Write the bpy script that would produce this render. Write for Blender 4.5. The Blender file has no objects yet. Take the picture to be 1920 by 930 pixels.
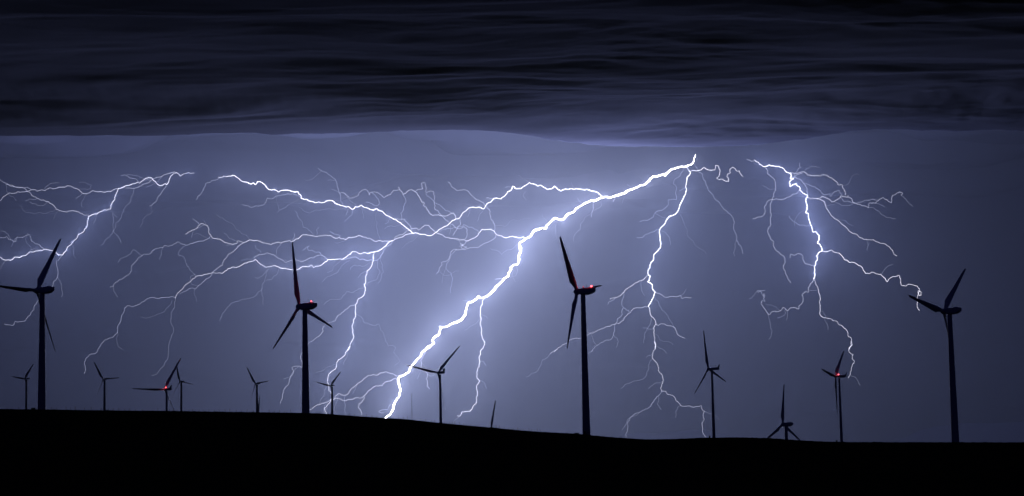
import bpy, bmesh, math, random
import numpy as np
from mathutils import Vector, Matrix, Euler

random.seed(7)
scene = bpy.context.scene
col = scene.collection
R = math.radians

# ------------------------------------------------------------------ camera
W_PX, H_PX, F_PX = 1920.0, 930.0, 3583.0          # photograph size, focal length in its pixels
PITCH, ROLL, CAM_Z = R(6.29), R(1.2), 1.7
cam_data = bpy.data.cameras.new('camera')
cam_data.sensor_width = 36.0
cam_data.lens = 36.0 * F_PX / W_PX
cam_data.clip_start, cam_data.clip_end = 0.5, 60000.0
cam = bpy.data.objects.new('camera', cam_data)
col.objects.link(cam)
CAM_M = Matrix.Translation((0, 0, CAM_Z)) @ Matrix.Rotation(math.pi / 2 + PITCH, 4, 'X') @ Matrix.Rotation(-ROLL, 4, 'Z')
cam.matrix_world = CAM_M
scene.camera = cam

# ------------------------------------------------------------------ night sky, exposure, render
world = bpy.data.worlds.new('World')
scene.world = world
world.use_nodes = True
wbg = world.node_tree.nodes['Background']
wbg.inputs['Color'].default_value = (0.09, 0.12, 0.75, 1)
wbg.inputs['Strength'].default_value = 0.018
scene.view_settings.view_transform = 'Standard'
scene.view_settings.look = 'None'
scene.view_settings.exposure = 0.0
scene.view_settings.gamma = 1.0
scene.view_settings.use_curve_mapping = False
cy = scene.cycles
cy.use_denoising = True
cy.denoiser = 'OPENIMAGEDENOISE'
cy.denoising_input_passes = 'RGB_ALBEDO_NORMAL'
cy.denoising_prefilter = 'ACCURATE'
cy.max_bounces = 4
cy.volume_bounces = 2
cy.transparent_max_bounces = 8
cy.sample_clamp_indirect = 2.0
cy.use_light_tree = True
HAZE_DENSITY = 1.1e-4
STROKE_POWER = 1.85e6                               # light power of the brightest stroke, per point light

def px_dir(x, y):
    """camera ray for a point of the photograph, scaled to unit depth"""
    d = Vector(((x - W_PX / 2) / F_PX, -(y - H_PX / 2) / F_PX, -1.0))
    return (CAM_M.to_3x3() @ d)

def at(x, y, depth):
    return Vector((0, 0, CAM_Z)) + px_dir(x, y) * depth

# ------------------------------------------------------------------ helpers
def tag(o, label=None, cat=None, group=None, kind=None):
    if label: o['label'] = label
    if cat: o['category'] = cat
    if group: o['group'] = group
    if kind: o['kind'] = kind
    return o

def empty(name, loc, rz=0.0):
    o = bpy.data.objects.new(name, None)
    o.location = loc
    o.rotation_euler = (0, 0, rz)
    o.empty_display_size = 1.0
    col.objects.link(o)
    return o

def link_mesh(name, verts, faces, mat, parent=None, smooth=True):
    me = bpy.data.meshes.new(name)
    me.from_pydata([tuple(v) for v in verts], [], faces)
    me.materials.append(mat)
    if smooth:
        me.polygons.foreach_set('use_smooth', [True] * len(me.polygons))
    me.update()
    o = bpy.data.objects.new(name, me)
    if parent: o.parent = parent
    col.objects.link(o)
    return o

def ring_loft(rings, cap=True):
    """rings: equal-length lists of points -> verts, faces"""
    n = len(rings[0]); v = [p for r in rings for p in r]; f = []
    for i in range(len(rings) - 1):
        for j in range(n):
            k = (j + 1) % n
            f.append((i * n + j, i * n + k, (i + 1) * n + k, (i + 1) * n + j))
    if cap:
        f.append(tuple(reversed(range(n))))
        f.append(tuple((len(rings) - 1) * n + j for j in range(n)))
    return v, f

def grid_mesh(name, X, Y, Z, mat, close=False):
    """regular array of points -> one sheet"""
    nr, nc = X.shape
    co = np.stack([X, Y, Z], -1).reshape(-1, 3).astype(np.float32)
    i, j = np.meshgrid(np.arange(nr - 1), np.arange(nc if close else nc - 1), indexing='ij')
    a = i * nc + j; b = i * nc + (j + 1) % nc
    quads = np.stack([a, b, b + nc, a + nc], -1).reshape(-1, 4).astype(np.int32)
    me = bpy.data.meshes.new(name)
    me.vertices.add(len(co)); me.vertices.foreach_set('co', co.ravel())
    me.loops.add(quads.size); me.loops.foreach_set('vertex_index', quads.ravel())
    me.polygons.add(len(quads))
    me.polygons.foreach_set('loop_start', np.arange(0, quads.size, 4, dtype=np.int32))
    me.polygons.foreach_set('loop_total', np.full(len(quads), 4, dtype=np.int32))
    me.polygons.foreach_set('use_smooth', np.ones(len(quads), dtype=bool))
    me.update(calc_edges=True); me.validate()
    me.materials.append(mat)
    o = bpy.data.objects.new(name, me); col.objects.link(o)
    return o

def vnoise(x, y, seed):
    """smooth value noise in [-1, 1] on arrays"""
    rng = np.random.RandomState(seed)
    n = 256
    t = rng.rand(n, n) * 2 - 1
    xi = np.floor(x).astype(int); yi = np.floor(y).astype(int)
    fx = x - xi; fy = y - yi
    fx = fx * fx * fx * (fx * (fx * 6 - 15) + 10); fy = fy * fy * fy * (fy * (fy * 6 - 15) + 10)
    g = lambda a, b: t[a % n, b % n]
    return ((g(xi, yi) * (1 - fx) + g(xi + 1, yi) * fx) * (1 - fy)
            + (g(xi, yi + 1) * (1 - fx) + g(xi + 1, yi + 1) * fx) * fy)

def fbm(x, y, seed, octaves=5, gain=0.5):
    s = 0; a = 1.0; tot = 0
    for k in range(octaves):
        s = s + a * vnoise(x * 2 ** k + 17.3 * k, y * 2 ** k - 9.1 * k, seed + k); tot += a; a *= gain
    return s / tot

def sstep(a, b, x):
    t = np.clip((x - a) / (b - a), 0, 1)
    return t * t * (3 - 2 * t)

# ------------------------------------------------------------------ materials
def principled(name, color, rough=0.6, metal=0.0, noise=None):
    m = bpy.data.materials.new(name); m.use_nodes = True
    nt = m.node_tree; b = nt.nodes['Principled BSDF']
    b.inputs['Base Color'].default_value = (*color, 1)
    b.inputs['Roughness'].default_value = rough
    b.inputs['Metallic'].default_value = metal
    if noise:
        scale, amt = noise
        tc = nt.nodes.new('ShaderNodeTexCoord'); n = nt.nodes.new('ShaderNodeTexNoise')
        n.inputs['Scale'].default_value = scale; n.inputs['Detail'].default_value = 6
        nt.links.new(tc.outputs['Object'], n.inputs['Vector'])
        mx = nt.nodes.new('ShaderNodeMix'); mx.data_type = 'RGBA'
        mx.inputs[6].default_value = (*[c * (1 - amt) for c in color], 1)
        mx.inputs[7].default_value = (*[min(1, c * (1 + amt)) for c in color], 1)
        nt.links.new(n.outputs['Fac'], mx.inputs[0])
        nt.links.new(mx.outputs[2], b.inputs['Base Color'])
    return m

def emitter(name, color, strength, sampling='NONE'):
    m = bpy.data.materials.new(name); m.use_nodes = True
    nt = m.node_tree; nt.nodes.clear()
    out = nt.nodes.new('ShaderNodeOutputMaterial'); e = nt.nodes.new('ShaderNodeEmission')
    e.inputs['Color'].default_value = (*color, 1); e.inputs['Strength'].default_value = strength
    nt.links.new(e.outputs[0], out.inputs['Surface'])
    m.cycles.emission_sampling = sampling
    return m

MAT = {
    'grass': principled('dry_grass', (0.045, 0.05, 0.025), 0.95, noise=(0.02, 0.4)),
    'tower': principled('tower_paint', (0.62, 0.63, 0.64), 0.45, noise=(0.4, 0.08)),
    'blade': principled('blade_gelcoat', (0.76, 0.77, 0.78), 0.35, noise=(0.3, 0.05)),
    'shell': principled('nacelle_fibreglass', (0.74, 0.75, 0.76), 0.4, noise=(0.6, 0.08)),
    'dark': principled('dark_steel', (0.12, 0.12, 0.13), 0.5, 0.6, noise=(2.0, 0.2)),
    'galv': principled('galvanised_steel', (0.42, 0.43, 0.44), 0.45, 0.8, noise=(3.0, 0.2)),
    'wood': principled('weathered_wood', (0.16, 0.13, 0.10), 0.9, noise=(6.0, 0.4)),
    'cabinet': principled('green_cabinet_paint', (0.06, 0.10, 0.06), 0.5, noise=(3.0, 0.2)),
    'cloud': principled('cloud_vapour', (0.125, 0.140, 0.235), 1.0),
    'beacon': emitter('red_beacon_lamp', (1.0, 0.075, 0.095), 8.0),
}
MAT['cloud'].node_tree.nodes['Principled BSDF'].inputs['Specular IOR Level'].default_value = 0.0
MAT['grass'].node_tree.nodes['Principled BSDF'].inputs['Specular IOR Level'].default_value = 0.0
# lightning channels from faint side branches (0) to the return stroke (7)
BOLT_LEVELS = [(0.34, (.62, .66, 1.0)), (0.55, (.64, .68, 1.0)), (1.0, (.66, .70, 1.0)), (1.4, (.74, .76, 1.0)),
               (1.9, (.82, .82, 1.0)), (2.6, (.88, .86, 1.0)), (3.8, (.92, .90, 1.0)), (9.0, (1.0, .95, .99))]
MAT_BOLT = [emitter('lightning_plasma_%d' % i, c, s) for i, (s, c) in enumerate(BOLT_LEVELS)]

# ------------------------------------------------------------------ terrain
SKYLINE = [(-300, 766), (0, 767), (100, 768), (200, 769.5), (320, 770.5), (400, 772), (500, 773), (600, 775), (680, 781), (724, 784),
           (760, 786), (825, 793), (880, 798), (950, 804.5), (1000, 809), (1085, 813.5), (1120, 817.5), (1165, 821), (1210, 824),
           (1260, 823.3), (1320, 820.8), (1380, 820), (1440, 821.5), (1490, 825), (1540, 828), (1600, 829), (1920, 829.5), (2300, 829)]
RIDGE = 1130.0
_sk = []
for i in range(-300, 2301, 4):
    y = np.interp(i, [p[0] for p in SKYLINE], [p[1] for p in SKYLINE])
    d = px_dir(i, y); _sk.append((math.atan2(d.x, d.y), d.z / math.hypot(d.x, d.y)))
SK_AZ = np.array([a for a, _ in _sk]); SK_T = np.array([t for _, t in _sk])
_k = np.hanning(9); _k /= _k.sum()
SK_T[4:-4] = np.convolve(SK_T, _k, 'valid')

# wind turbines: hub, blade tips (two or three), tower axis, nacelle kind, in the photograph
TURBINES = [
    dict(hub=(69.5, 545), tips=[(112, 437), (-9.5, 545), (105.4, 653.5)], kind=1, off=11.5, pitch=-4,
         label='tallest wind turbine at the far left, one blade cut off by the left edge'),
    dict(hub=(561, 575), tips=[(547.3, 456), (512, 662.5), (623.5, 606)], kind=1, off=10.5, pitch=38, beacon=[(24, 'on')],
         label='tall red-lamped wind turbine left of the thick main lightning stroke'),
    dict(hub=(1082, 547), tips=[(1053, 455), (1063, 660), (1131, 525)], kind=1, pitch=-10, off=11, beacon=[(28, 'on'), (2, 'dim'), (13, 'dim')],
         label='tall red-lamped wind turbine right of the thick main lightning stroke'),
    dict(hub=(1770, 584), tips=[(1708, 560), (1813.5, 495.5), (1788, 696)], kind=1, pitch=28, off=11,
         label='tall unlit wind turbine at the far right, blades raised like a V'),
    dict(hub=(46.7, 710), tips=[(62.4, 679.8), (23.6, 707.3), (54, 743)], kind=2, off=3.5,
         label='small distant wind turbine left of the tallest far left tower'),
    dict(hub=(193.5, 711), tips=[(176.8, 680.9), (223.7, 707), (180.6, 747.5)], kind=2, off=3,
         label='small distant wind turbine standing alone just right of the tallest far left tower'),
    dict(hub=(308.6, 730.3), tips=[(249.5, 730.3), (338.5, 669), (338, 791)], kind=3, off=4, beacon=[(3.5, 'on')],
         label='low red-lamped wind turbine with one blade lying level to the left'),
    dict(hub=(337.4, 715.3), tips=[(330.5, 684), (363.9, 720), (322, 745.4)], kind=2, off=4,
         label='small unlit wind turbine just right of the low one with a red lamp'),
    dict(hub=(479, 719.6), tips=[(463.2, 690), (505.8, 713), (469.2, 754)], kind=2, off=4,
         label='small distant wind turbine with another blade tip showing beside its tower'),
    dict(hub=(485, 776), tips=[(486.5, 741), (516, 792), (453, 792)], kind=2, off=3,
         label='wind turbine hidden but for a short blade tip beside a small tower'),
    dict(hub=(620.2, 723.4), tips=[(639, 696), (592.3, 716.8), (629, 757.4)], kind=2, off=3,
         label='small distant wind turbine crossed by a thin lightning stroke, right of a tall lit turbine'),
    dict(hub=(821.3, 699), tips=[(862, 647.5), (760, 685), (835.3, 768.4)], kind=3, off=4.5,
         label='mid sized wind turbine with one blade crossing the thick main lightning stroke'),
    dict(hub=(921, 806), tips=[(930, 750), (965, 838), (868, 830)], kind=3, off=4,
         label='wind turbine sunk behind the bare hill slope, only one steep blade showing'),
    dict(hub=(1328, 692), tips=[(1320.4, 621), (1299, 744.7), (1357.6, 711.4)], kind=3, pitch=38, off=6,
         label='mid sized unlit wind turbine with a tail fin, right of the forked central stroke'),
    dict(hub=(1467.7, 796), tips=[(1471.6, 719.6), (1425, 834), (1508, 834)], kind=1, off=6.5, pitch=40,
         label='wind turbine sunk low, hub just above the crest and one blade upright'),
    dict(hub=(1566.7, 706), tips=[(1583.4, 655.5), (1541.3, 693.8), (1568.8, 773)], kind=3, off=6, beacon=[(6.0, 'on')],
         label='mid sized wind turbine with a red lamp, under the end of the right hand lightning'),
]
ROTOR_R = 40.0
HUB_H = {1: 90.0, 2: 88.0, 3: 92.0}
for t in TURBINES:
    hx, hy = t['hub']
    v = [(x - hx, hy - y) for x, y in t['tips']]
    v = [(a * math.cos(ROLL) + b * math.sin(ROLL), b * math.cos(ROLL) - a * math.sin(ROLL)) for a, b in v]
    mx = sum(a for a, _ in v) / 3; my = sum(b for _, b in v) / 3
    r_px = math.sqrt(sum(b * b for _, b in v) / 1.5)
    k = math.sqrt(sum(a * a for a, _ in v) / 1.5) / r_px
    t['depth'] = F_PX * ROTOR_R / r_px
    t['yaw'] = math.asin(min(0.95, k))
    t['phase'] = [math.atan2(a / k, b) for a, b in v]
    t['pos'] = at(hx, hy, t['depth'])

def ridge_z(az):
    return CAM_Z + np.interp(az, SK_AZ, SK_T) * RIDGE

def terrain(x, y):
    """height of the ground; works on arrays"""
    x = np.asarray(x, float); y = np.asarray(y, float)
    r = np.hypot(x, y) + 1e-6; az = np.arctan2(x, y)
    zr = ridge_z(az)
    front = zr * np.clip(r / RIDGE, 0, 1) ** 1.35 - 0.6 * np.sin(np.clip(r / RIDGE, 0, 1) * math.pi) ** 2
    num = np.zeros_like(r); den = np.zeros_like(r)
    for t in TURBINES:
        p = t['pos']
        w = 1.0 / (((x - p.x) ** 2 + (y - p.y) ** 2) + 40.0 ** 2) ** 1.4
        num += w * (p.z - HUB_H[t['kind']]); den += w
    w = 1.0 / (3000.0 ** 2) ** 1.4
    back = num / den
    far = sstep(5000, 9000, r)
    back = back * (1 - far) + 8.0 * far
    back = np.minimum(back, CAM_Z + (zr - CAM_Z) * r / RIDGE - 1.0 - 0.006 * (r - RIDGE))
    b = sstep(0, 140, r - RIDGE)
    return np.where(r <= RIDGE, front, zr * (1 - b) + back * b - 0.0)

az = np.concatenate([np.linspace(-math.pi, -0.5, 70)[:-1], np.linspace(-0.5, -0.29, 60)[:-1], np.linspace(-0.29, 0.29, 1500),
                     np.linspace(0.29, 0.5, 60)[1:], np.linspace(0.5, math.pi, 70)[1:-1]])
rr = np.concatenate([[0.0, 1, 3, 6, 12, 25, 50, 90, 150, 230], np.linspace(320, 1050, 18), [1080, 1100, 1115, 1124, RIDGE, 1136, 1145, 1160, 1180, 1210, 1250],
                     np.linspace(1300, 4800, 50), np.linspace(5000, 13000, 14)])
RG, AG = np.meshgrid(rr, az, indexing='ij')
X, Y = RG * np.sin(AG), RG * np.cos(AG)
Z = terrain(X, Y)
rough = 0.10 * fbm(AG * 2600, RG / 3.0, 41, 3) * np.exp(-((RG - RIDGE) / 60.0) ** 2) + 0.25 * fbm(X / 40, Y / 40, 52, 3) * sstep(20, 200, RG) * sstep(RIDGE, RIDGE - 150, RG)
rough = rough + 0.5 * np.maximum(0, fbm(AG * 1300, RG / 9.0, 77, 5, 0.6)) * np.exp(-((RG - RIDGE) / 14.0) ** 2)
ground = grid_mesh('hill', X, Y, Z + rough, MAT['grass'], close=True)
tag(ground, kind='structure')

# ------------------------------------------------------------------ storm clouds
def cloud_layer():
    xs = np.concatenate([np.arange(-9000, -3600, 120), np.arange(-3600, 3600, 11), np.arange(3600, 9001, 120)])
    ys = np.concatenate([np.arange(2500, 5600, 70), np.arange(5600, 10400, 11), np.arange(10400, 11600, 30), np.arange(11600, 20000, 200)])
    Xc, Yc = np.meshgrid(xs, ys)
    Xc = Xc.astype(float); Yc = Yc.astype(float)
    # broad warping bends the wave crests, which run across the view
    wx = Xc + 300 * fbm(Xc / 1700, Yc / 900, 3, 3)
    wy = Yc + 330 * fbm(Xc / 2300 + 5, Yc / 900, 9, 3) - 0.06 * Xc
    lip = 8800 + 110 * fbm(Xc / 1100, Xc * 0 + 0.5, 21, 4) + 0.105 * Xc      # far edge of the nearer, lower shelf
    lip = lip + 55 * fbm(Xc / 210, Yc / 600, 25, 4, 0.55)
    lip = np.minimum(lip + 390 * np.exp(-((Xc - 760) / 720.0) ** 4), 9330.0)                      # it reaches out over the thickest stroke
    s = Yc - lip
    near = 1 - sstep(-40, 200, s)
    z = np.where(s < 0, 1575 - 62 * sstep(-1000, -60, s), 1513 + 660 * sstep(0, 160, s) - 230 * sstep(-0.3, 0.6, fbm(wx / 1500 + 3, wy / 700, 15, 4, 0.4)) * sstep(150, 700, s))
    rip = 58 * fbm(wx / 1900, wy / 460, 61, 3, 0.38) + 13 * fbm(wx / 620, wy / 190, 71, 3, 0.45)
    calm = 0.12 + 0.88 * sstep(-0.25, 0.35, fbm(wx / 1900, wy / 900, 35, 2))          # wisps here, smooth sheets there
    rip = rip + calm * (8 * fbm(wx / 210, wy / 85, 83, 4, 0.5) + 14 * np.abs(fbm(wx / 600, wy / 210, 81, 3, 0.5)))
    z = z + 0.68 * rip * (0.4 + 0.6 * near * sstep(30, 500, -s))
    z = z + 16 * fbm(wx / 520, wy / 300, 91, 4, 0.5) * sstep(100, 400, s)
    lo = np.where(s < 0, 1488.0, 1860.0 * sstep(100, 160, s) + 1488.0 * (1 - sstep(100, 160, s)))
    lo = np.where(Yc > 9515, 1860.0, lo)
    z = np.maximum(z, lo + 0.25 * np.abs(z - lo))
    z = np.where(Yc > 15100, z - 1900 * sstep(15100, 20000, Yc), z)            # far end of the sheet bent down as an added dark backdrop wall
    return grid_mesh('storm_cloud', Xc, Yc, z, MAT['cloud'])
cloud = cloud_layer()
tag(cloud, 'dark rippled layer of storm cloud covering the top of the sky', 'cloud', kind='stuff')

# ------------------------------------------------------------------ lightning
BOLT_PATHS = {
 'A': [
  (3.6, 4, '363.9,324.5 355.3,324.1 345.6,325.8 338.1,330.5 331.6,323.7 324.1,326.9 319.8,330.5 317,337 316.1,341.3 312.3,346.7 309.7,344.5 301.5,347.7 294,344.1 286.5,336.3 283.2,333.3 278.5,332.7 269.9,337 261.3,344.1 259.1,341.3 249.5,344.5 238.7,347.7 229,351.6 222.6,353.1 220.4,358.5 216.1,366 215.1,374.6 209.7,381.1 207.5,385.4 206.9,392.3 195.7,393.5 187.1,397.2 181.7,401.1 177.4,401.1 167.7,405.2 165.6,406.9 163.9,417.6 162.4,426.2 158.1,431.6 153.8,436.6 147.3,438.7 139.8,449.9 133.3,458.5 124.7,468.2 117.2,477.8 112.9,477.8 103.2,472 96.8,469.7 90.3,468.4 82.8,467.7 73.1,469.9 64.5,472 51.6,476.1 44.1,479.8 37.6,482.6 28,481.9 19.4,488 8.6,487.3 -6.5,481.5'),
  (2.2, 3, '331.6,323.7 321.9,323.7 314.4,326.2 303.7,331 292.9,332.7 283.2,338.1 277.4,343 267.7,345.6 260.2,349.2 251.6,353.5 238.7,352.7 229,352'),
  (2.8, 3, '222.6,353.1 216.1,354.2 206.5,359.1 200,359.1 189.2,358.7 175.3,357.4 169.9,359.6 163.4,363.4 153.8,362.2 150.5,358.5 148.4,355.7 139.8,352.7 132.3,348.8 123.7,349.9 116.1,351 109.7,351 98.9,354.2 92.5,352 84.9,357.4 79.6,356.3 69.9,358.5 66.7,355.7 58.1,355.7 50.5,359.1 41.9,359.6 33.3,359.6 26.9,362.2 17.2,361.7 12.9,364.9 5.4,369.2 2.2,374.6 -4.3,376.8'),
  (2, 2, '58.1,355.7 49.5,351 32.3,350.5 19.4,349.2 11.8,345.6 8.6,342.4 -4.3,331.6'),
  (2.5, 3, '167.7,405.2 163.4,403 153.8,400.4 147.3,397.2 136.6,394.4 125.8,397.8 114,395.1 105.4,392.5 100,384.7 91.4,378.3 81.7,374.6 69.9,372 62.4,368.2 57,361.7 52.7,359.6 47.3,354.2 40.9,351 23.7,347.7 12.9,343.4'),
  (2.2, 2, '82.8,467.7 74.2,458.9 66.7,457.4 59.1,452.7 55.9,440.2 41.9,445.6 32.3,444.5 30.1,452.7 21.5,449.9 16.1,448.8 11.8,443.4 8.6,445.6 -2.2,445.6'),
  (1.6, 0, '105.4,392.5 98.9,396.1 88.2,399.4 74.2,397.8 64.5,401.5 50.5,398.3 43,394 36.6,385.4'),
  (1.8, 2, '311.8,348.8 301.1,363.9 295.7,370.3 291.4,378.9 284.9,384.7 279.6,386'),
  (1.5, 0, '284.9,384.7 285.6,396.1 279.6,402.6 267.7,411.2 262.4,426.2'),
  (1.5, 1, '251.6,354.2 250.5,360.6 246.2,368.2 244.1,378.9 234.4,388.6 229,400.4 226.9,409 217.2,417.6 211.8,433.8 202.2,445.6 196.8,452 188.2,459.6'),
  (1.5, 1, '207.5,392.9 211.8,399.4 219.4,407.3'),
  (1.4, 1, '210.8,400.4 212.9,411.2 211.8,426.2 212.9,434.8 221.5,443.4 226.9,456.3'),
  (1.6, 2, '259.1,341.3 254.8,335.5 247.3,334.2 239.8,329.9 226.9,329'),
  (1.4, 1, '83.9,354.2 86,349.9 92.5,345.6 103.2,342.8 111.8,343.4'),
  (1.5, 1, '153.8,362.2 148.4,368.2 143,373.5'),
  (1.4, 0, '148.4,354.2 152.7,354.6 163.4,355.3 169.9,354.2 172,346.7 163.4,344.5 155.9,341.3 148.4,342.8'),
  (1.5, 1, '69.9,372 66.7,374 55.9,372.9 47.3,376.8'),
  (1.8, 2, '117.2,478.3 111.8,483.7 105.4,491.2 105.8,498.7 108.6,508.4 108.2,518.1 105.4,523.4 100,528.8 98.5,537.4 86,546 72,562.2 68.8,567.5 64.1,574 63.9,580.4 57,590.1 51.6,595.5 47.3,600.9 38.7,603 28,602.4 24.7,609.9 8.6,606.9'),
  (1.4, 1, '10.8,488 3.2,498.7 0,506.2'),
  (1.3, 0, '136.6,456.3 137.6,469.2 138.7,480 141.9,484.1'),
 ],
 'B': [
  (5, 5, '409,332.3 419.8,330.1 428.4,330.1 435.9,328.4 443.4,332.3 449.9,337 456.3,340.9 464.9,342.4 470.3,345.2 474.6,343 478.3,346.2 483.2,340.2 488.6,340.9 492.9,344.1 499.4,350.5 505.8,355.7 515.5,355.7 522.6,360.2 529.5,356.8 541.3,357 552,360 559.6,360.2 560.2,363.9 564.5,366.7 564.3,371.4 573.5,373.5 583.2,377.2 590.8,380.4 597.6,378.5 603,380.4 610.5,377.4 622.4,376.1 627.7,380.6 635.3,383.7 644.9,386.5 654.6,388 660,392.3 666.5,387.5 674,386.5 677.2,384.3 683.7,389 691.2,390.8 699.8,394 707.3,391.8 714.8,395.7 720.2,400.4 729.9,405.4 736.3,410.1 744.9,414.4 751.4,417.6 758.9,424.5 766.5,430.5 775.1,437.6'),
  (3, 4, '775.1,437.6 760,440.2 749.2,445.6 737.4,451 723.4,452 712.7,451 706.2,453.1 697.6,449.2 684.7,444.5 675.1,441.9 665.4,444.5 654.6,445.2 648.2,449.5 639.6,447.7 636.3,444.1 632,446.7 626.7,445.6 622.4,442.8 609.5,440.9 597.6,442.4 581.5,441.3 565.4,441.3 561.1,446 553.1,448.8 546.7,453.8 542.8,450.5 535.9,452 527.3,455.7 517.6,454.6 507.5,459.1 497.2,455.3 486.5,452 478.9,451 468.2,449.9 462.8,452.7 456.3,455.7 451,453.1 444.5,451.4 444.1,456.3 435.9,458.1 428.4,456.3 420.9,454.2 416.6,450.5 409,448.4 400.4,446.7 396.1,442.4 391.8,438.1 391.2,432.7 389,423 383.2,421.5 375.7,419.8 371.4,424.1 366,429.5 358.5,433.1 353.1,435.3 347.7,439.1'),
  (2.2, 2, '396.1,442.4 391.8,446.7 381.1,452 366,454.2 358.5,456.3 354.2,458.9 346.7,458.9 341.3,457.4 332.7,453.5 326.2,457.4 316.6,461.7 308,460.2 305.8,463.9 294,465.4 285.4,470.3 282.8,474.6 271,476.1 266.7,478.9 258.1,485.4 252.7,492.3 246.2,500.9 244.1,511.6 235.5,518.1 223.7,524.1 217.2,528.8 212.9,536.3 206,537.8'),
  (1.5, 1, '266.7,478.9 258.1,473.3 250.1,468.2 245.2,476.1 237.6,481.1 228,483.7 221.5,492.3'),
  (1.5, 1, '354.2,458.9 344.5,461.7 339.1,467.1 334.8,475.7 333.8,477.2 342.4,480.4 347.7,486.9 351,498.7 355.3,505.2 361.7,511.6 367.1,517'),
  (1.5, 2, '371.4,420.9 372.5,417.6 366,413.3 361.7,409.7'),
  (1.4, 1, '385.4,421.5 384.3,416.6 382.2,413.3'),
  (2, 3, '455.3,455.7 445.6,462.8 439.1,469.2 435.9,472.9 427.3,477.2 423,484.7 418.7,491.2 417.6,497.6 409,501.9 403.7,506.2 398.3,510.5'),
  (4, 5, '737.4,451 726.7,456.3 719.1,463.9 711.6,469.2 703,472 689,475.1 677.2,475.7 669.7,472.9 661.1,471.4 657.8,474.6 657.8,476.1 650.3,481.5 641.7,486.2 631,485.8 622.4,486.5 614.8,486.5 607.3,492.3 599.8,498.3 588,501.9 582.6,497 579.4,500.2 570.8,500.2 560,504.5 555.3,506.7 546.7,505.8 538.1,504.5 529.5,503 520.9,499.8 509,499.4 499.4,501.3 492.9,497.6 483.2,490.8 477.8,486.5'),
  (3, 4, '477.8,486.5 473.5,489.7 462.8,493.3 452,497.6 445.6,500.4 434.8,500.9 427.3,503.7 420.9,508.4 417.2,512.7 411.2,511 404.7,512.3 398.3,510.5 390.8,512.7 381.1,515.5 368.2,517.6 359.6,524.5 353.1,531 348.8,533.1 342.4,541.7 334.8,548.2 329,558.9'),
  (2, 2, '329,558.9 325.2,556.8 319.8,556.1 312.3,557.2 305.8,557.8 297.2,560.4 288.6,557.8 280,558.9 271,564.7 261.3,570.8 249.5,575.5 238.7,573.3 233.3,577.6 232.3,584.7 228,591.2 226.9,600.9 222.6,608.4 220.4,621.3 212.9,631 202.2,635.3 190.3,644.3 186,651.4 181.7,660 172,663.7 163.4,670.1 158.1,678.7 159.6,686.2 157.6,700.2'),
  (1.7, 1, '329,558.9 329,563.2 327.7,576.1 320.9,593.3 319.8,601.9 323,610.5 325.2,623.4 318.7,638.5 316.1,647.1 315.5,660 315.5,659.4 314,674.4 308,685.2 299.4,693.8 294,701.3 284.3,704.1'),
  (1.4, 0, '323,563.2 318.7,571.8 311.2,578.3 309,584.7 295.1,589 284.3,593.8 263.4,593.8'),
  (1.8, 2, '398.3,511.6 390.8,521.3 377.8,531 372.5,535.3 367.1,541.3 354.2,541.1 346.7,546 337,551.4'),
  (2.2, 3, '641.7,486.2 652.5,484.1 667.5,481.9 676.1,486.9 686.9,488 700.9,489 707.3,488 713.8,480.4 718.1,472.9 720.2,467.5 728.8,460 737.4,452'),
  (1.8, 2, '614.8,486.5 605.2,479.4 599.8,473.3 588,470.8 578.3,469.7 576.1,464.3 579.8,461.1 575.1,463.2 567.5,469.7'),
  (2, 3, '614.8,486.5 607.3,480.4 599.8,478.3 588,483.7 575.1,486.9 564.7,491.2 560,488 552,485.8 548.8,488 535.9,492.3 527.3,486.9 519.8,482.6 509,477.2 499.4,474 491.8,477.2 482.2,479.4 475.7,484.7'),
  (1.5, 1, '504.7,504.1 497.2,511.6 490.8,518.1 482.2,521.7 477.8,520.2'),
  (1.4, 1, '501.5,506.2 499.4,515.9 496.1,526.7 491.8,540.6 481.1,553.5 471.4,558.3 455.3,560.6 441.3,565.4 426.2,576.1 417.6,586.9 412.3,601.9'),
  (1.4, 1, '491.8,540.6 490.8,552.5 493.5,558.9 493.3,571.8'),
  (1.4, 1, '523,504.1 518.7,514.8 510.1,524.1 499.4,525.6'),
  (1.5, 1, '452,488 460.6,486.2 473.5,485.8'),
  (1.5, 1, '490.8,475.1 486.5,468.6 480,466.5 478.9,460'),
  (3.2, 5, '701.9,474 699.4,481.5 699.8,489 697.6,496.6 688.6,507.3 688,513.8 685.8,522.4 685.4,531 682.6,532.7 685.4,539.6 683.7,550.3 671.8,560 669.7,566.5 666,571.8 666.5,580.4 666.9,589 662.2,599.8 660,610.5 661.1,622.4 663.7,631 657.8,642.8 655.7,651.4 651.4,657.8 656.8,648.6 652.5,654 646,666.9 634.2,674.4 631,683 628.8,692.7 619.1,699.1 614.8,709.9 613.8,714.2 617,722.8 617,732.5 621.3,738.9 620.2,750.8 613.8,759.4 607.7,764.7 609.5,771.2 613.1,777.6'),
  (2, 3, '666,571.4 657.8,572.9 647.1,580.4 640.6,585.8 638.5,589.7 634.2,590.8 629.9,597.6 628.8,601.5 623.4,603 612.7,606.2 606.2,612.7 605.8,621.3 601.9,626.7 594.4,632 588,638.1 578.3,644.9 568.6,649.2 565.4,676.6 566,689 559.6,686.2 549.9,687.7 546.7,689.9 550.5,695.9 548.8,702.4 544.5,706.7 541.3,719.6 531.6,731.4 529.5,740 529.5,747.5 525.8,756.1'),
  (1.6, 1, '666.9,589 674,592.9 680.4,597.6 683.7,605.2 693.3,608 704.1,610.5 709.5,607.3 713.8,619.1 720.2,629.9 722.4,638.5 727.7,649.2 737.4,647.5 741.7,651.4 738.5,660 741.7,665.8 750.3,677.6 740.6,685.2'),
  (1.5, 1, '686.9,534.2 697.6,526.7 708.4,521.3 712.7,511.6 707.3,500.9 708.4,488'),
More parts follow.
